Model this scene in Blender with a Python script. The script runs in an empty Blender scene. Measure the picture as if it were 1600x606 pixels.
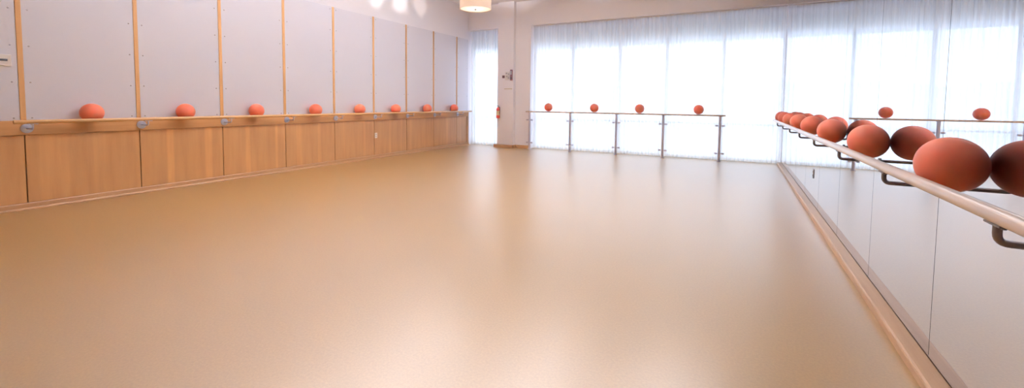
import bpy, bmesh, math, random
from mathutils import Vector, Matrix
random.seed(7)
PI = math.pi
scene = bpy.context.scene
COL = scene.collection

# ------------------------------------------------------------------ room dimensions (metres)
L, R, D = 7.418, 0.897, 11.20        # left wall x=-L, mirror face x=R, window wall y=D
CEIL = 4.23
BACK = -2.6                          # wall behind the camera
Y0, S = 1.764, 1.10                  # first batten on the left wall and the panel module
PANEL_TOP, PANEL_BOT = 3.247, 1.055
HEAD = 3.53                          # underside of the window lintel

# ------------------------------------------------------------------ helpers
def link(o):
    COL.objects.link(o); return o

def tag(o, label=None, cat=None, group=None, kind=None):
    if label: o['label'] = label
    if cat: o['category'] = cat
    if group: o['group'] = group
    if kind: o['kind'] = kind
    return o

def empty(name, loc=(0, 0, 0), rotz=0):
    o = bpy.data.objects.new(name, None); link(o)
    o.location = loc; o.rotation_euler = (0, 0, rotz); o.empty_display_size = .05
    return o

def obj(name, bm, mat, parent=None, smooth=False, loc=None):
    bmesh.ops.recalc_face_normals(bm, faces=bm.faces[:])
    me = bpy.data.meshes.new(name); bm.to_mesh(me); bm.free()
    me.materials.append(mat)
    if smooth:
        for p in me.polygons: p.use_smooth = True
        if smooth != 'all':
            try: me.set_sharp_from_angle(angle=math.radians(40))
            except Exception: pass
    o = bpy.data.objects.new(name, me); link(o)
    if parent: o.parent = parent
    if loc: o.location = loc
    return o

def origin_to(o, p):
    p = Vector(p); o.data.transform(Matrix.Translation(-p)); o.location = p
    return o

def box(bm, lo, hi, bev=0, seg=2):
    vs = bmesh.ops.create_cube(bm, size=1)['verts']
    for v in vs:
        v.co = Vector([lo[i] + (v.co[i] + .5) * (hi[i] - lo[i]) for i in range(3)])
    if bev:
        es = list({e for v in vs for e in v.link_edges})
        bmesh.ops.bevel(bm, geom=es, offset=bev, segments=seg, affect='EDGES', profile=.5)
    return bm

def nbox(lo, hi, bev=0, seg=2):
    return box(bmesh.new(), lo, hi, bev, seg)

def cyl(bm, a, b, r, seg=24, r2=None, bev=0):
    a, b = Vector(a), Vector(b); d = b - a
    q = d.to_track_quat('Z', 'Y').to_matrix().to_4x4()
    vs = bmesh.ops.create_cone(bm, cap_ends=True, segments=seg, radius1=r, radius2=r if r2 is None else r2, depth=d.length,
                               matrix=Matrix.Translation((a + b) / 2) @ q)['verts']
    if bev:
        es = [e for e in {e for v in vs for e in v.link_edges} if any(len(f.verts) > 4 for f in e.link_faces)]
        bmesh.ops.bevel(bm, geom=es, offset=bev, segments=2, affect='EDGES', profile=.5)
    return bm

def prism(bm, prof, axis, t0, t1):
    """profile of 2-D points swept along an axis; prof points are the two other axes in order."""
    def pt(p, t):
        c = list(p); c.insert(axis, t); return Vector(c)
    a = [bm.verts.new(pt(p, t0)) for p in prof]; b = [bm.verts.new(pt(p, t1)) for p in prof]
    n = len(prof)
    bm.faces.new(a); bm.faces.new(b[::-1])
    for i in range(n): bm.faces.new((a[i], a[(i + 1) % n], b[(i + 1) % n], b[i]))
    return bm

def tube(bm, pts, r, seg=14):
    pts = [Vector(p) for p in pts]; rings = []
    up = Vector((.13, .99, .05))
    for i, p in enumerate(pts):
        t = (pts[min(i + 1, len(pts) - 1)] - pts[max(i - 1, 0)]).normalized()
        u = (up - t * up.dot(t)).normalized(); w = t.cross(u)
        rings.append([bm.verts.new(p + r * (u * math.cos(2 * PI * k / seg) + w * math.sin(2 * PI * k / seg))) for k in range(seg)])
    for A, B in zip(rings, rings[1:]):
        for k in range(seg): bm.faces.new((A[k], A[(k + 1) % seg], B[(k + 1) % seg], B[k]))
    bm.faces.new(rings[0][::-1]); bm.faces.new(rings[-1])
    return bm

def bend(p0, corner, p1, rad, n=6):
    """points of a rod from p0 round a rounded corner to p1."""
    p0, c, p1 = Vector(p0), Vector(corner), Vector(p1)
    a = (p0 - c).normalized(); b = (p1 - c).normalized()
    s, e = c + a * rad, c + b * rad
    out = [p0]
    for i in range(n + 1):
        t = i / n
        out.append(s * (1 - t) ** 2 + c * 2 * t * (1 - t) + e * t * t)
    return out + [p1]

def copy_tree(src, loc=None):
    r = src.copy(); COL.objects.link(r)
    if loc is not None: r.location = loc
    for ch in list(src.children):
        c = ch.copy(); COL.objects.link(c); c.parent = r
        for g in list(ch.children):
            d = g.copy(); COL.objects.link(d); d.parent = c
    return r

# ------------------------------------------------------------------ materials
def mat(name, color, rough=.5, metal=0., spec=.5, coat=0., coat_rough=.1):
    m = bpy.data.materials.new(name); m.use_nodes = True
    b = m.node_tree.nodes['Principled BSDF']
    b.inputs['Base Color'].default_value = (*color, 1); b.inputs['Roughness'].default_value = rough
    b.inputs['Metallic'].default_value = metal; b.inputs['Specular IOR Level'].default_value = spec
    b.inputs['Coat Weight'].default_value = coat; b.inputs['Coat Roughness'].default_value = coat_rough
    return m

def N(m, typ, **kw):
    n = m.node_tree.nodes.new(typ)
    for k, v in kw.items():
        if k in n.inputs.keys(): n.inputs[k].default_value = v
        else: setattr(n, k, v)
    return n

def ln(m, a, ao, b, bi): m.node_tree.links.new(a.outputs[ao], b.inputs[bi])

def ramp(m, stops, interp='LINEAR'):
    r = N(m, 'ShaderNodeValToRGB'); cr = r.color_ramp; cr.interpolation = interp
    while len(cr.elements) < len(stops): cr.elements.new(.5)
    for e, (p, c) in zip(cr.elements, stops): e.position = p; e.color = (*c, 1)
    return r

def wood(name, c_lo, c_hi, scale, rough=.35, spec=.5, bands=None, ior=1.5):
    """grain streaks stretched along one axis; bands = [(pos, light), ...] veneer leaves across the panel width."""
    m = mat(name, c_hi, rough, spec=spec); b = m.node_tree.nodes['Principled BSDF']; b.inputs['IOR'].default_value = ior
    tc = N(m, 'ShaderNodeTexCoord'); mp = N(m, 'ShaderNodeMapping'); mp.inputs['Scale'].default_value = scale
    ln(m, tc, 'Object', mp, 'Vector')
    nz = N(m, 'ShaderNodeTexNoise', Scale=1.0, Detail=5.0, Roughness=.6); ln(m, mp, 'Vector', nz, 'Vector')
    rp = ramp(m, [(.3, c_lo), (.7, c_hi)]); ln(m, nz, 'Fac', rp, 'Fac')
    src = rp
    if bands:
        sp = N(m, 'ShaderNodeSeparateXYZ'); ln(m, tc, 'Generated', sp, 'Vector')
        br = ramp(m, [(p, (v, v, v * .99)) for p, v in bands]); ln(m, sp, 'Y', br, 'Fac')
        mx = N(m, 'ShaderNodeMix', data_type='RGBA', blend_type='MULTIPLY'); mx.inputs['Factor'].default_value = 1
        m.node_tree.links.new(rp.outputs['Color'], mx.inputs[6]); m.node_tree.links.new(br.outputs['Color'], mx.inputs[7])
        m.node_tree.links.new(mx.outputs[2], b.inputs['Base Color'])
    else:
        ln(m, src, 'Color', b, 'Base Color')
    return m

def bands(*light):
    """soft-edged lighter veneer leaves at the given (start, end, gain)."""
    st = [(0, .95)]
    for a, b, g in light: st += [(a - .012, .96), (a + .012, g), (b - .012, g), (b + .012, .97)]
    st.append((1, .98))
    return st

MW = mat('white_paint', (.88, .88, .95), .6)
MWB = mat('white_paint_window_wall', (.90, .90, .97), .5)
MCEIL = mat('ceiling_paint', (.86, .84, .86), .7)
MPANEL = mat('white_laminate', (.73, .74, .84), .32, spec=.9)
MSCREW = mat('screw_steel', (.42, .40, .42), .35, .8)
MBACK = mat('dark_joint', (.16, .085, .045), .7)
WLO, WHI = (.40, .19, .068), (.49, .255, .098)
MBAND = wood('maple_rail', (.36, .175, .065), (.45, .24, .10), (6, .8, 14), .38)
MBATTEN = wood('maple_batten', (.47, .25, .10), (.60, .34, .15), (10, 10, .7), .4, spec=.35)
MBASE = wood('maple_base', (.36, .19, .09), (.45, .26, .13), (8, .7, 14), .35)
MLEDGE = wood('maple_ledge', (.40, .235, .125), (.50, .31, .18), (14, .7, 14), .35)
MRAIL = wood('maple_barre_sheen', (.72, .60, .53), (.80, .68, .60), (14, .6, 14), .24, spec=1.0, ior=1.7)  # window sheen put into the base colour, so paler than the wood
MRAILL = wood('maple_barre_warm', (.52, .30, .13), (.62, .38, .18), (14, .6, 14), .22)
MRAILB = wood('maple_barre_window', (.50, .36, .27), (.60, .45, .34), (.6, 14, 14), .3)
PBANDS = [bands((.30, .36, 1.05)), bands((.10, .34, 1.06), (.55, .58, 1.04)), bands((.29, .37, 1.28), (.76, .85, 1.25)),
          bands((.33, .40, 1.2), (.82, .86, 1.2)), bands((.2, .3, 1.12), (.63, .7, 1.08)), bands((.2, .24, 1.06), (.7, .76, 1.12)),
          bands((.44, .5, 1.1), (.8, .84, 1.08)), bands((.1, .16, 1.08)), bands((.5, .6, 1.1)), bands((.3, .4, 1.05))]
MPANELW = [wood('maple_veneer_%d' % i, WLO, WHI, (9, 9, .8), .36, bands=b, ior=1.65) for i, b in enumerate(PBANDS)]
MSTEEL = mat('satin_steel', (.40, .40, .46), .35, .8)
MPOST = mat('brushed_post_steel', (.56, .54, .64), .42, .35)
MBRACK = mat('dark_bronze_bracket', (.16, .14, .135), .38, .6)
MWHITE = mat('white_plastic', (.80, .78, .78), .35)
MDARK = mat('dark_plastic', (.03, .028, .03), .3)
MRED = mat('red_enamel', (.55, .05, .04), .3)
MMAROON = mat('maroon_plastic', (.20, .08, .10), .4)
MGREY = mat('grey_plastic', (.42, .40, .42), .4)
MYEL = mat('cream_label', (.75, .66, .45), .5)
MALU = mat('painted_aluminium', (.62, .63, .66), .4)
MCONC = mat('pale_concrete', (.72, .72, .72), .8)
MHILL = mat('hazy_hill', (.68, .71, .73), .9)

def mirror_mat():
    m = mat('mirror_silver', (.86, .89, .94), .0, 1.0)
    return m
MMIRROR = mirror_mat()

def floor_mat():
    m = mat('cork_floor', (.5, .3, .14), .42, spec=.5); b = m.node_tree.nodes['Principled BSDF']
    tc = N(m, 'ShaderNodeTexCoord')
    a = N(m, 'ShaderNodeTexNoise', Scale=70.0, Detail=4.0, Roughness=.75); ln(m, tc, 'Object', a, 'Vector')
    c = N(m, 'ShaderNodeTexNoise', Scale=.5, Detail=2.0); ln(m, tc, 'Object', c, 'Vector')
    r1 = ramp(m, [(.25, (.33, .18, .042)), (.5, (.40, .228, .058)), (.78, (.48, .29, .085))]); ln(m, a, 'Fac', r1, 'Fac')
    r2 = ramp(m, [(.3, (.95, .95, .95)), (.7, (1, 1, 1))]); ln(m, c, 'Fac', r2, 'Fac')
    mx = N(m, 'ShaderNodeMix', data_type='RGBA', blend_type='MULTIPLY'); mx.inputs['Factor'].default_value = 1
    m.node_tree.links.new(r1.outputs['Color'], mx.inputs[6]); m.node_tree.links.new(r2.outputs['Color'], mx.inputs[7])
    m.node_tree.links.new(mx.outputs[2], b.inputs['Base Color'])
    b.inputs['IOR'].default_value = 1.4
    b.inputs['Coat Weight'].default_value = 1; b.inputs['Coat Roughness'].default_value = .31; b.inputs['Coat IOR'].default_value = 2.5
    return m
MFLOOR = floor_mat()

def ball_mat():
    m = mat('orange_vinyl', (.62, .155, .085), .42, spec=.4); b = m.node_tree.nodes['Principled BSDF']
    tc = N(m, 'ShaderNodeTexCoord')
    nz = N(m, 'ShaderNodeTexNoise', Scale=6.0, Detail=3.0); ln(m, tc, 'Object', nz, 'Vector')
    rp = ramp(m, [(.3, (.60, .17, .105)), (.7, (.68, .205, .13))])
    b.inputs['Subsurface Weight'].default_value = .5; b.inputs['Subsurface Radius'].default_value = (1, .3, .2); b.inputs['Subsurface Scale'].default_value = .15
    ln(m, nz, 'Fac', rp, 'Fac'); ln(m, rp, 'Color', b, 'Base Color')
    return m
MBALL = ball_mat()

def curtain_mat():
    m = bpy.data.materials.new('sheer_voile'); m.use_nodes = True; nt = m.node_tree; nt.nodes.clear()
    out = N(m, 'ShaderNodeOutputMaterial')
    tr = N(m, 'ShaderNodeBsdfTransparent'); tr.inputs['Color'].default_value = (.97, .98, 1, 1)
    tl = N(m, 'ShaderNodeBsdfTranslucent'); tl.inputs['Color'].default_value = (.92, .92, .92, 1)
    df = N(m, 'ShaderNodeBsdfDiffuse'); df.inputs['Color'].default_value = (.88, .87, .87, 1)
    m1 = N(m, 'ShaderNodeMixShader', Fac=.22); m2 = N(m, 'ShaderNodeMixShader')
    nt.links.new(tl.outputs[0], m1.inputs[1]); nt.links.new(df.outputs[0], m1.inputs[2])
    nt.links.new(m1.outputs[0], m2.inputs[1]); nt.links.new(tr.outputs[0], m2.inputs[2])
    tc = N(m, 'ShaderNodeTexCoord'); mp = N(m, 'ShaderNodeMapping'); mp.inputs['Scale'].default_value = (28, 3, .12)
    ln(m, tc, 'Object', mp, 'Vector')
    nz = N(m, 'ShaderNodeTexNoise', Scale=1.0, Detail=3.0); ln(m, mp, 'Vector', nz, 'Vector')
    mr = N(m, 'ShaderNodeMapRange'); mr.inputs['From Min'].default_value = .3; mr.inputs['From Max'].default_value = .7
    mr.inputs['To Min'].default_value = .08; mr.inputs['To Max'].default_value = .26
    ln(m, nz, 'Fac', mr, 'Value'); nt.links.new(mr.outputs[0], m2.inputs[0])
    nt.links.new(m2.outputs[0], out.inputs['Surface'])
    return m
MCURT = curtain_mat()

def glass_mat():
    m = bpy.data.materials.new('window_glass'); m.use_nodes = True; nt = m.node_tree; nt.nodes.clear()
    out = N(m, 'ShaderNodeOutputMaterial'); tr = N(m, 'ShaderNodeBsdfTransparent'); tr.inputs['Color'].default_value = (.95, .97, .97, 1)
    gl = N(m, 'ShaderNodeBsdfGlossy'); gl.inputs['Roughness'].default_value = .02
    mx = N(m, 'ShaderNodeMixShader', Fac=.05)
    nt.links.new(tr.outputs[0], mx.inputs[1]); nt.links.new(gl.outputs[0], mx.inputs[2]); nt.links.new(mx.outputs[0], out.inputs['Surface'])
    return m
MGLASS = glass_mat()

def lamp_mat(name, col, strength):
    m = mat(name, (.85, .83, .8), .6); b = m.node_tree.nodes['Principled BSDF']
    b.inputs['Emission Color'].default_value = (*col, 1); b.inputs['Emission Strength'].default_value = strength
    return m
def translucent(name, col, rough_mix):
    m = bpy.data.materials.new(name); m.use_nodes = True; nt = m.node_tree; nt.nodes.clear()
    out = N(m, 'ShaderNodeOutputMaterial'); tl = N(m, 'ShaderNodeBsdfTranslucent'); df = N(m, 'ShaderNodeBsdfDiffuse'); mx = N(m, 'ShaderNodeMixShader', Fac=rough_mix)
    tl.inputs['Color'].default_value = (*col, 1); df.inputs['Color'].default_value = (*col, 1)
    nt.links.new(tl.outputs[0], mx.inputs[1]); nt.links.new(df.outputs[0], mx.inputs[2]); nt.links.new(mx.outputs[0], out.inputs['Surface'])
    return m
MDIFF = translucent('acrylic_diffuser', (.9, .88, .88), .5)
MSHADE = translucent('linen_shade', (.84, .74, .64), .7)
MLENS = lamp_mat('lamp_lens', (1, .93, .85), 2.0)

# ------------------------------------------------------------------ the shell
def struct(name, bm, m, label, cat, **k):
    o = obj(name, bm, m, **k); return tag(o, label, cat, kind='structure')

struct('floor', nbox((-L - .3, BACK - .2, -.12), (R + .4, D + .42, 0)), MFLOOR, 'speckled tan cork floor of the exercise studio', 'floor')
struct('ceiling', nbox((-L - .3, BACK - .2, CEIL), (R + .4, D + .42, CEIL + .15)), MCEIL, 'plain white ceiling above the studio', 'ceiling')
struct('wall_left', nbox((-L - .25, BACK, 0), (-L - .02, D + .42, CEIL)), MW, 'white wall above and behind the white panels on the left', 'wall')
struct('wall_right', nbox((R + .012, BACK, 0), (R + .3, D + .42, CEIL)), MW, 'white wall carrying the mirrors', 'wall')
struct('wall_front', nbox((-L - .25, BACK - .2, 0), (R + .3, BACK, CEIL)), MW, 'white wall behind the viewer', 'wall')
# window wall: lintel over the openings and the pier between them, one mesh
wb = bmesh.new()
box(wb, (-L - .02, D - .02, HEAD), (R + .012, D + .36, CEIL))
box(wb, (-6.36, D - .02, 0), (-5.29, D + .36, HEAD))
struct('wall_back', wb, MWB, 'white lintel and pier around the curtained windows', 'wall')
struct('column', nbox((-6.29, D - .16, 0), (-5.765, D - .02, CEIL), .006), MWB, 'shallow white column standing proud of the pier between the windows', 'column')
bb = bmesh.new()
prism(bb, [(D - .235, 0), (D - .16, 0), (D - .16, .088), (D - .20, .088), (D - .235, .075)], 0, -6.36, -5.75)
box(bb, (-6.41, D - .16, 0), (-6.29, D - .02, .086)); box(bb, (-5.765, D - .16, 0), (-5.70, D - .02, .086))
box(bb, (-5.70, D - .07, 0), (-5.29, D - .02, .088))
struct('baseboard_back', bb, MBASE, 'orange-toned maple baseboard wrapped around the white column', 'baseboard')
struct('trim_1', nbox((-6.06, D - .172, 1.712), (-5.80, D - .16, 1.732), .003), mat('beige_edge', (.60, .54, .44), .5),
       'thin beige line across the white column below the wall controls', 'trim')

# left baseboard with its shoe
bl = bmesh.new()
prism(bl, [(-L, 0), (-L + .05, 0), (-L + .05, .012), (-L + .043, .022), (-L + .03, .026), (-L + .03, .07), (-L + .024, .078), (-L, .078)], 1, BACK, D - .02)
struct('baseboard_left', bl, MBASE, 'maple baseboard with rounded shoe along the left wall', 'baseboard')
br = bmesh.new()
prism(br, [(R + .012, 0), (R - .085, 0), (R - .085, .038), (R - .082, .048), (R - .074, .055), (R - .004, .062), (R - .004, .0575), (R + .012, .0575)], 1, BACK, D - .02)
struct('baseboard_right', br, MLEDGE, 'pale maple ledge with rounded front edge under the mirrors', 'baseboard')

# ------------------------------------------------------------------ windows
def window(name, x0, x1, mull, label):
    w = empty(name, ((x0 + x1) / 2, D + .3, 0)); tag(w, label, 'window', kind='structure')
    off = Vector(w.location)
    f = bmesh.new()
    y0, y1 = D + .27, D + .34
    box(f, (x0, y0, 0), (x1, y1, .06)); box(f, (x0, y0, HEAD - .05), (x1, y1, HEAD))
    box(f, (x0, y0, .06), (x0 + .05, y1, HEAD - .05)); box(f, (x1 - .05, y0, .06), (x1, y1, HEAD - .05))
    for mx in mull: box(f, (mx - .03, y0, .06), (mx + .03, y1, HEAD - .05))
    xs = [x0 + .05] + [v for mx in mull for v in (mx - .03, mx + .03)] + [x1 - .05]
    for a, b in zip(xs[::2], xs[1::2]): box(f, (a, y0, .845), (b, y1, .885))
    fo = obj('window_frame', f, MALU, w); fo.data.transform(Matrix.Translation(-off))
    for a, b in zip(xs[::2], xs[1::2]):
        for z0, z1 in ((.06, .845), (.885, HEAD - .05)):
            g = obj('pane', nbox((a, D + .30, z0), (b, D + .31, z1)), MGLASS, w); g.data.transform(Matrix.Translation(-off))
    return w
window('window_1', -L - .02, -6.36, [], 'narrow floor-to-lintel window left of the column')
window('window_2', -5.29, R + .012, [-4.12, -2.80, -1.61, -.335], 'wide window wall of tall panes right of the column')

def curtain(x0, x1, label, seed):
    rnd = random.Random(seed); bm = bmesh.new()
    n = int((x1 - x0) / .011); yb = D + .11
    ph = [rnd.uniform(0, 6.28) for _ in range(6)]
    zs = [.012, .35, .9, 1.6, 2.3, 3.0, 3.36, HEAD - .02]
    rows = []
    for j, z in enumerate(zs):
        t = z / HEAD; row = []
        for i in range(n + 1):
            x = x0 + (x1 - x0) * i / n
            wv = x + .045 * math.sin(1.7 * x + ph[0]) + .02 * math.sin(4.3 * x + ph[1]) + .006 * math.sin(2.2 * z + x * 3)
            a = .024 * (.65 + .35 * math.sin(1.1 * x + ph[2]))
            y = a * math.sin(wv * 2 * PI / .105 + ph[3]) + .007 * math.sin(wv * 2 * PI / .047 + ph[4]) + .003 * (1 - t) * math.sin(wv * 2 * PI / .31 + ph[5])
            row.append(bm.verts.new((x, yb + y, z)))
        rows.append(row)
    for A, B in zip(rows, rows[1:]):
        for i in range(n): bm.faces.new((A[i], A[i + 1], B[i + 1], B[i]))
    c = empty('sheer_curtain', ((x0 + x1) / 2, yb, 0)); off = Vector(c.location)
    tag(c, label, 'curtain')
    o = obj('curtain_cloth', bm, MCURT, c, smooth='all'); o.data.transform(Matrix.Translation(-off))
    md = o.modifiers.new('thickness', 'SOLIDIFY'); md.thickness = .0012; o.modifiers.remove(md)
    t = obj('curtain_track', nbox((x0, yb - .02, HEAD - .022), (x1, yb + .02, HEAD - .001)), MWHITE, c); t.data.transform(Matrix.Translation(-off))
    return c
curtain(-L + .02, -6.40, 'narrow white sheer curtain between the left wall and the column', 3)
curtain(-5.26, R - .004, 'wide white sheer curtain across the long window right of the column', 5)

# outside
struct('terrace', nbox((-60, D + .42, -.35), (60, 90, -.15)), MCONC, 'pale paved ground outside the windows', 'ground')
struct('canopy', nbox((-L - 3, D + .42, 3.0), (9, D + 1.5, 3.5)), MW, 'white canopy over the outside of the windows', 'canopy')
hb = bmesh.new(); hp = []
hr = random.Random(4); h = 7.0
for i in range(81):
    x = -200 + i * 5; h += hr.uniform(-1.3, 1.3); h = min(max(h, 5.0), 8.5)
    hp.append((x, h))
prism(hb, [(-200, -1)] + [(x, z) for x, z in hp] + [(200, -1)], 1, 150, 170)
struct('hills', hb, MHILL, 'faint hazy skyline seen through the sheer curtains', 'hills')

# ------------------------------------------------------------------ left wall cladding
MSLAB = MPANEL
ORD = ['first', 'second', 'third', 'fourth', 'fifth', 'sixth', 'seventh', 'eighth', 'ninth', 'tenth']
screw_me = None
def make_screw():
    b = bmesh.new(); cyl(b, (0, 0, 0), (.004, 0, 0), .009, 14, .007); return b
scr0 = obj('screw', make_screw(), MSCREW)
scr_mesh = scr0.data; bpy.data.objects.remove(scr0)
for k in range(-1, 9):
    a = Y0 + k * S + .024; b = min(Y0 + (k + 1) * S - .024, D - .03)
    p = obj('wall_panel', nbox((-L - .02, a, PANEL_BOT), (-L - .003, b, PANEL_TOP), .002, 1), MSLAB)
    origin_to(p, (-L - .02, (a + b) / 2, PANEL_BOT))
    if k == -1: lb = 'white screwed wall panel with the thermostat, at the left edge of the photo'
    elif k == 8: lb = 'narrow last white wall panel next to the window corner'
    else: lb = 'white screwed wall panel, %s full one from the left end of the barre' % ORD[k]
    tag(p, lb, 'wall panel', 'white panels on the left wall')
    for yy in (a + .05, b - .05):
        for z in (1.085, 1.505, 1.93, 2.353, 2.775, 3.195):
            s = bpy.data.objects.new('screw', scr_mesh); link(s); s.parent = p
            s.location = (.017, yy - (a + b) / 2, z - PANEL_BOT)
for k in range(0, 9):
    y = Y0 + k * S
    o = obj('batten', nbox((-L - .02, y - .0235, PANEL_BOT), (-L + .004, y + .0235, PANEL_TOP), .003, 2), MBATTEN)
    origin_to(o, (-L - .02, y, PANEL_BOT))
    tag(o, 'upright maple batten between white wall panels, %s from the left' % ORD[k], 'batten', 'upright battens on the left wall')
struct('trim_2', nbox((-L - .02, BACK, .885), (-L + .022, D - .02, PANEL_BOT), .004), MBAND, 'horizontal maple rail behind the left barre', 'trim')
struct('trim_3', nbox((-L - .02, BACK, .06), (-L - .012, D - .02, .885)), MBACK, 'dark backing visible in the joints of the maple wainscot', 'trim')
struct('trim_4', nbox((-L - .012, D - .10, .079), (-L + .026, D - .022, .884), .003), MBASE, 'upright maple end post of the wainscot at the window corner', 'trim')
for k in range(-1, 9):
    a = Y0 + k * S + .005; b = min(Y0 + (k + 1) * S - .005, D - .10)
    p = obj('wainscot_panel', nbox((-L - .012, a, .079), (-L + .006, b, .884), .002, 1), MPANELW[k + 1])
    origin_to(p, (-L - .012, (a + b) / 2, .079))
    if k == -1: lb = 'maple wainscot panel at the left edge of the photo'
    elif k == 8: lb = 'narrow maple wainscot panel beside the window corner'
    elif k == 1: lb = 'maple wainscot panel with two pale upright stripes, second full one from the left'
    else: lb = 'maple wainscot panel under the left barre, %s full one from the left' % ORD[k]
    tag(p, lb, 'wainscot panel', 'maple wainscot panels on the left wall')

# thermostat on the left panel, outlets
t = empty('thermostat', (-L - .003, 1.615, 1.72)); tag(t, 'white thermostat with dark display on the leftmost white panel', 'thermostat')
obj('casing', nbox((0, -.075, -.035), (.026, .075, .095), .006), MWHITE, t)
obj('display', nbox((.026, -.028, .020), (.0285, .044, .043), .001, 1), MDARK, t)
def outlet(loc, rz, label, m, dark):
    t = empty('wall_outlet', loc, rz); tag(t, label, 'outlet')
    obj('cover_plate', nbox((0, -.036, -.06), (.007, .036, .06), .003), m, t)
    for z in (-.022, .022): obj('socket', nbox((.007, -.016, z - .014), (.0095, .016, z + .014), .002, 1), dark, t)
outlet((-L + .006, 7.315, .53), 0, 'small white power outlet on the maple wainscot', MWHITE, MGREY)
outlet((R, 6.71, .45), PI, 'small grey outlet plate set low on the mirror wall', MGREY, MDARK)

# ------------------------------------------------------------------ barres
def wall_bracket(parent, base, out, dz, m_arm, m_plate, plate_r, rod, rail_r):
    """base on the wall; out = signed reach to the rail axis; dz = rail axis above the rod."""
    s = 1 if out > 0 else -1
    x, y, z = base
    b = bmesh.new()
    tube(b, bend((x, y, z), (x + out, y, z), (x + out, y, z + dz - rail_r + .004), .028), rod)
    br_ = obj('bracket', b, m_arm, parent, smooth=True)
    if plate_r:
        c = bmesh.new(); cyl(c, (x, y, z), (x + s * .008, y, z), plate_r, 32, bev=.002)
        obj('wall_plate', c, m_plate, br_, smooth=True)
    c = bmesh.new(); zt = z + dz - rail_r
    box(c, (x + out - .014, y - .045, zt - .004), (x + out + .014, y + .045, zt + .003), .0015, 1)
    cyl(c, (x + out, y - .033, zt - .008), (x + out, y - .033, zt - .003), .006, 10)
    cyl(c, (x + out, y + .033, zt - .008), (x + out, y + .033, zt - .003), .006, 10)
    obj('saddle', c, m_plate, br_)

def rail(parent, a, b, r, m):
    c = bmesh.new(); cyl(c, a, b, r, 36, bev=.006)
    return obj('rail', c, m, parent, smooth=True)

# left
BL, ZL, RL = .225, 1.047, .023
g = empty('ballet_barre', (-L + .022, 6.3, ZL)); tag(g, 'long maple barre on steel brackets along the left wall', 'barre')
rail(g, (BL - .022, 1.632 - 6.3, 0), (BL - .022, 11.03 - 6.3, 0), RL, MRAILL)
for k in range(9):
    wall_bracket(g, (0, Y0 + k * S + .018 - 6.3, -.085), BL - .022, .085, MPOST, MSTEEL, .055, .0085, RL)
# right, in front of the mirrors
BR, ZR, RR = .232, 1.021, .0235
g = empty('ballet_barre', (R, 5.3, ZR)); tag(g, 'maple barre with window sheen in its colour, on dark brackets in front of the mirrors', 'barre')
rail(g, (-BR, -.4 - 5.3, 0), (-BR, 10.25 - 5.3, 0), RR, MRAIL)
for y in (.62, 1.712, 2.784, 3.873, 5.037, 6.165, 7.25, 8.29, 9.4):
    wall_bracket(g, (0, y - 5.3, -.0775), -BR, .0775, MBRACK, MBRACK, .022, .0105, RR)
# window barre on posts
ZB, YB, RB = 1.072, D - .146, .018
PX = [-5.235, -4.017, -2.760, -1.606, -.350]
g = empty('ballet_barre', (-2.8, YB, 0)); tag(g, 'freestanding slim barre on five steel posts in front of the window', 'barre')
rail(g, (-5.36 + 2.8, 0, ZB), (-.235 + 2.8, 0, ZB), RB, MRAILB)
for x in PX:
    b = bmesh.new(); cyl(b, (x + 2.8, 0, .012), (x + 2.8, 0, ZB - RB + .004), .029, 24)
    p = obj('post', b, MPOST, g, smooth=True)
    b = bmesh.new(); cyl(b, (x + 2.8, 0, 0), (x + 2.8, 0, .014), .05, 28, bev=.003)
    obj('floor_flange', b, MPOST, p, smooth=True)
    b = bmesh.new(); box(b, (x + 2.8 - .04, -.016, ZB - RB - .008), (x + 2.8 + .04, .016, ZB - RB + .003), .002, 1)
    obj('saddle', b, MPOST, p)
    for z in (.835, .19):
        for s in (-1, 1):
            b = bmesh.new()
            cyl(b, (x + 2.8 + s * .022, 0, z), (x + 2.8 + s * .05, 0, z), .010, 12)
            box(b, (x + 2.8 + min(s * .045, s * .10), -.018, z - .02), (x + 2.8 + max(s * .045, s * .10), .018, z + .02), .004, 2)
            obj('clamp', b, MPOST, p)

# ------------------------------------------------------------------ balls
def ball_mesh(r):
    b = bmesh.new(); bmesh.ops.create_uvsphere(b, u_segments=56, v_segments=32, radius=r)
    for v in b.verts:                                   # a soft moulded seam round the middle, slightly sagging weight
        n = v.co.normalized()
        v.co += n * r * .004 * math.exp(-(n.z / .03) ** 2)
        if n.z < 0: v.co.z *= .985
    return b
ball0 = obj('exercise_ball', ball_mesh(.12), MBALL, smooth='all')
rb = random.Random(11)
first = [True]
def put_ball(loc, r, label, group, first=first):
    if first[0]: o = ball0; first[0] = False
    else: o = ball0.copy(); COL.objects.link(o)
    o.location = loc; o.scale = (r / .12,) * 3
    o.rotation_euler = (rb.uniform(-.5, .5), rb.uniform(-.5, .5), rb.uniform(0, 6.28))
    tag(o, label, 'ball', group); return o
RBALL = .119
dzl = math.sqrt((RBALL + RL) ** 2 - (BL - RBALL + .003) ** 2)
LBY = [2.335, 3.39, 4.46, 5.63, 6.74, 7.86, 9.05, 10.27]
for i, y in enumerate(LBY):
    lb = 'coral exercise ball on the left wall barre, %s from the left' % ORD[i]
    put_ball((-L - .003 + RBALL + .001, y, ZL + dzl + .001), RBALL, lb, 'exercise balls on the left wall barre')
for i, x in enumerate([-4.66, -3.35, -2.18, -.815]):
    lb = 'small coral exercise ball on the window barre, %s from the left' % ORD[i]
    put_ball((x, YB, ZB + RB + .114), .115, lb, 'exercise balls on the window barre')
RBY = [2.40, 3.665, 4.94, 6.148, 7.344, 8.47, 9.45, 10.12]
rr = .1135
dzr = math.sqrt((rr + RR) ** 2 - (BR - rr - .001) ** 2)
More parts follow.
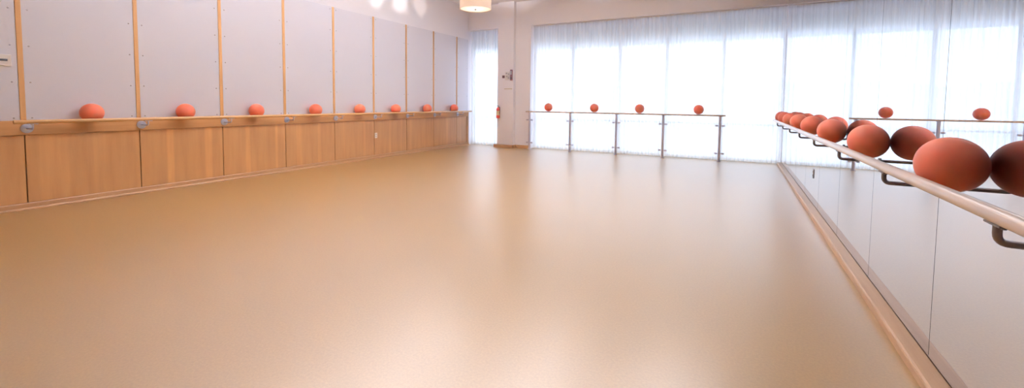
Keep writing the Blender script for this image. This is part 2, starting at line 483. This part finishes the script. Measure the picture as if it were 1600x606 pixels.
for i, y in enumerate(RBY):
    lb = ('large orange exercise ball on the mirror barre, nearest the viewer' if i == 0 else
          'orange exercise ball on the mirror barre, last and farthest, by the window' if i == 7 else
          'orange exercise ball on the mirror barre, %s from the near end' % ORD[i])
    put_ball((R - rr - .001, y, ZR + dzr), rr, lb, 'exercise balls on the mirror barre')

# ------------------------------------------------------------------ mirrors
for k in range(9):
    a = .575 + 1.14 * k; b = a + 1.14
    if k == 8: b = D - .05
    p = obj('mirror_panel', nbox((R, a + .0025, .0625), (R + .0118, b - .0025, CEIL - .02)), MMIRROR)
    origin_to(p, (R, (a + b) / 2, .0625))
    lb = ('tall frameless wall mirror on the right, one just outside the near frame edge' if k == 0 else
          'tall frameless wall mirror nearest the viewer on the right' if k == 1 else
          'last tall frameless wall mirror beside the window' if k == 8 else
          'tall frameless wall mirror on the right wall, %s from the viewer' % ORD[k - 1])
    tag(p, lb, 'mirror', 'mirror panels on the right wall')
struct('trim_5', nbox((R - .002, D - .047, .0625), (R + .0118, D - .022, CEIL - .02), .001, 1), MWHITE, 'grey upright edge strip at the window end of the mirrors', 'trim')

# ------------------------------------------------------------------ column fittings
YC = D - .16
e = empty('fire_extinguisher', (-6.225, YC - .075, .86)); tag(e, 'small red fire extinguisher with cream label hung on the white column', 'fire extinguisher')
b = bmesh.new(); cyl(b, (0, 0, 0), (0, 0, .29), .052, 28, bev=.012); cyl(b, (0, 0, .288), (0, 0, .325), .045, 24, .018); obj('cylinder_body', b, MRED, e, smooth=True)
b = bmesh.new(); cyl(b, (0, 0, .085), (0, 0, .225), .0535, 28); obj('label_wrap', b, MYEL, e, smooth=True)
b = bmesh.new(); cyl(b, (0, 0, .324), (0, 0, .352), .014, 16); box(b, (-.012, -.075, .350), (.012, .03, .362), .003, 1); box(b, (-.012, -.06, .374), (.012, .03, .384), .003, 1); box(b, (-.01, .01, .355), (.01, .03, .38)); obj('valve_handle', b, MGREY, e)
b = bmesh.new(); tube(b, bend((.012, -.02, .338), (.075, -.02, .338), (.068, -.02, .13), .04), .007, 10); obj('hose', b, MDARK, e, smooth=True)
b = bmesh.new(); box(b, (-.02, .05, .10), (.02, .0745, .33), .003, 1); obj('hook_bracket', b, MGREY, e)
w = empty('wall_control', (-6.085, YC, 2.075)); tag(w, 'small dark square wall control, leftmost of the three on the white column', 'wall control', 'controls on the white column')
obj('casing', nbox((-.035, -.03, -.04), (.035, 0, .04), .005), MMAROON, w); obj('button', nbox((-.014, -.036, -.016), (.014, -.03, .016), .002, 1), MDARK, w)
w = empty('wall_control', (-5.955, YC, 2.10)); tag(w, 'pale wall control plate with grey round dials, middle of three on the column', 'wall control', 'controls on the white column')
obj('cover_plate', nbox((-.075, -.012, -.125), (.075, 0, .125), .004), MWHITE, w)
for dx, dz, r in ((-.03, .07, .026), (.035, .05, .022), (-.025, -.02, .024), (.03, -.06, .026)):
    b = bmesh.new(); cyl(b, (dx, -.012, dz), (dx, -.03, dz), r, 22, r * .85); obj('dial', b, MGREY, w, smooth=True)
w = empty('wall_control', (-5.825, YC, 2.12)); tag(w, 'tall narrow dark maroon wall control, rightmost of three on the column', 'wall control', 'controls on the white column')
obj('casing', nbox((-.035, -.035, -.155), (.035, 0, .155), .006), MMAROON, w)
obj('light_lens', nbox((-.024, -.045, .01), (.024, -.035, .12), .004), MGREY, w)
obj('button', nbox((-.02, -.043, -.12), (.02, -.035, -.06), .003, 1), MDARK, w)

# ------------------------------------------------------------------ pendant
PXY = (-4.39, 6.85); PZ = 3.055; PR = .292
p = empty('drum_pendant', (*PXY, PZ)); tag(p, 'round drum pendant lamp with pale linen shade hanging from the ceiling', 'pendant lamp')
b = bmesh.new(); n = 64; H_ = .36
ro = [[b.verts.new((r * math.cos(2 * PI * i / n), r * math.sin(2 * PI * i / n), z)) for i in range(n)] for r, z in ((PR, 0), (PR, H_), (PR - .006, H_), (PR - .006, 0))]
for q in range(4):
    A, B = ro[q], ro[(q + 1) % 4]
    for i in range(n): b.faces.new((A[i], A[(i + 1) % n], B[(i + 1) % n], B[i]))
obj('lamp_shade', b, MSHADE, p, smooth=True)
b = bmesh.new(); bmesh.ops.create_circle(b, cap_ends=True, segments=64, radius=PR - .007, matrix=Matrix.Translation((0, 0, .01))); obj('diffuser', b, MDIFF, p, smooth=True)
b = bmesh.new(); cyl(b, (0, 0, -.014), (0, 0, .006), .014, 18, .02, bev=.003); obj('finial', b, MGREY, p, smooth=True)
b = bmesh.new(); cyl(b, (0, 0, .014), (0, 0, CEIL - PZ - .03), .006, 12); obj('stem', b, MSTEEL, p, smooth=True)
b = bmesh.new(); cyl(b, (0, 0, CEIL - PZ - .03), (0, 0, CEIL - PZ), .065, 32, bev=.004); obj('ceiling_canopy', b, MWHITE, p, smooth=True)

# ------------------------------------------------------------------ light
UPW = 920
def lamp(name, typ, loc, energy, color=(1, 1, 1), rot=(0, 0, 0), **k):
    d = bpy.data.lights.new(name, typ); d.energy = energy; d.color = color
    for a, v in k.items(): setattr(d, a, v)
    o = bpy.data.objects.new(name, d); link(o); o.location = loc; o.rotation_euler = rot
    return o
lamp('pendant_bulb', 'POINT', (*PXY, PZ + .2), 4, (1, .9, .78), shadow_soft_size=.06)

# track spotlights that throw the pale pools high on the left wall
for i, (y, z, e_, c) in enumerate(((7.35, 3.78, 26, (1, .97, .92)), (8.16, 3.80, 26, (1, .97, .92)), (8.93, 3.86, 12, (1, .9, .86)))):
    sp = Vector((-L + 1.1, y + .05, CEIL - .2)); tgt = Vector((-L, y, z)); d = (tgt - sp).normalized()
    t = empty('track_spotlight', sp); tag(t, 'white ceiling spotlight aimed at the left wall, %s from the viewer' % ORD[i], 'spotlight', 'ceiling spotlights')
    b = bmesh.new(); cyl(b, -d * .10, d * .05, .04, 28, bev=.004); obj('lamp_housing', b, MWHITE, t, smooth=True)
    b = bmesh.new(); cyl(b, d * .05, d * .053, .034, 24); obj('lamp_lens', b, MLENS, t, smooth=True)
    b = bmesh.new(); cyl(b, (0, 0, .03), (0, 0, .2), .009, 12); obj('stem', b, MWHITE, t, smooth=True)
    lamp('spot_bulb', 'SPOT', sp + d * .07, e_, c, d.to_track_quat('-Z', 'Y').to_euler(), spot_size=math.radians(36), spot_blend=.75, shadow_soft_size=.03)

# added unseen fill uplights above the frame; they light the room off the white ceiling
for q, x in enumerate((-5.7, -3.2, -.9)):
    t = empty('added_fill_uplight', (x, 5.3, 3.86))
    tag(t, 'added white fill uplight, unseen under the ceiling, %s from the left wall' % ORD[q], 'uplight', 'added fill uplights')
    b = bmesh.new(); prism(b, [(-.07, .05), (-.07, .0), (-.05, -.03), (.05, -.03), (.07, 0), (.07, .05), (.058, .05), (.058, .012), (-.058, .012), (-.058, .05)], 1, -3.1, 3.1)
    obj('channel', b, MWHITE, t)
    for yy in (-2.9, 0, 2.9):
        b = bmesh.new(); cyl(b, (.064, yy, .045), (.064, yy, CEIL - 3.86), .003, 8); cyl(b, (-.064, yy, .045), (-.064, yy, CEIL - 3.86), .003, 8)
        obj('hanger', b, MSTEEL, t)
    lamp('added_fill_tube', 'AREA', (x, 5.3, 3.885), UPW, (.94, .955, 1), (PI, 0, 0), shape='RECTANGLE', size=.10, size_y=6.1)

world = bpy.data.worlds.new('sky'); scene.world = world; world.use_nodes = True
bg = world.node_tree.nodes['Background']
wt = world.node_tree
tc = wt.nodes.new('ShaderNodeTexCoord'); sx = wt.nodes.new('ShaderNodeSeparateXYZ'); cr = wt.nodes.new('ShaderNodeValToRGB')
wt.links.new(tc.outputs['Generated'], sx.inputs[0]); wt.links.new(sx.outputs['Z'], cr.inputs[0]); wt.links.new(cr.outputs[0], bg.inputs[0])
cr.color_ramp.elements[0].position = 0; cr.color_ramp.elements[0].color = (.76, .83, 1, 1)
cr.color_ramp.elements[1].position = .8; cr.color_ramp.elements[1].color = (.72, .82, 1, 1)
bg.inputs[1].default_value = 3.4

# ------------------------------------------------------------------ camera (fitted to the room's lines)
F, CX, CY = 669.21, 797.25, 197.53
PITCH, ROLL, YAW, CAMH = .0561, .0105, -.4874, 1.3286
fw = Vector((math.sin(YAW), math.cos(YAW), 0)); rt = Vector((math.cos(YAW), -math.sin(YAW), 0)); up = Vector((0, 0, 1))
fw2 = fw * math.cos(PITCH) - up * math.sin(PITCH); up2 = up * math.cos(PITCH) + fw * math.sin(PITCH)
rt3 = rt * math.cos(ROLL) + up2 * math.sin(ROLL); up3 = up2 * math.cos(ROLL) - rt * math.sin(ROLL)
cd = bpy.data.cameras.new('camera'); cam = bpy.data.objects.new('camera', cd); link(cam)
m4 = Matrix((rt3, up3, -fw2)).transposed().to_4x4(); m4.translation = (0, 0, CAMH); cam.matrix_world = m4
cd.sensor_width = 36; cd.sensor_fit = 'HORIZONTAL'; cd.lens = F * 36 / 1600
cd.shift_x = (800 - CX) / 1600; cd.shift_y = -(303 - CY) / 1600
cd.clip_start = .02; cd.clip_end = 500
scene.camera = cam

# ------------------------------------------------------------------ colour and render quality
vs = scene.view_settings; vs.view_transform = 'Standard'; vs.look = 'None'; vs.gamma = 1; vs.exposure = 0.13; vs.use_curve_mapping = False
scene.cycles.use_denoising = True
scene.cycles.max_bounces = 14; scene.cycles.diffuse_bounces = 8; scene.cycles.glossy_bounces = 6; scene.cycles.transparent_max_bounces = 12; scene.cycles.transmission_bounces = 6
scene.cycles.caustics_reflective = False; scene.cycles.caustics_refractive = False
scene.cycles.sample_clamp_indirect = 6
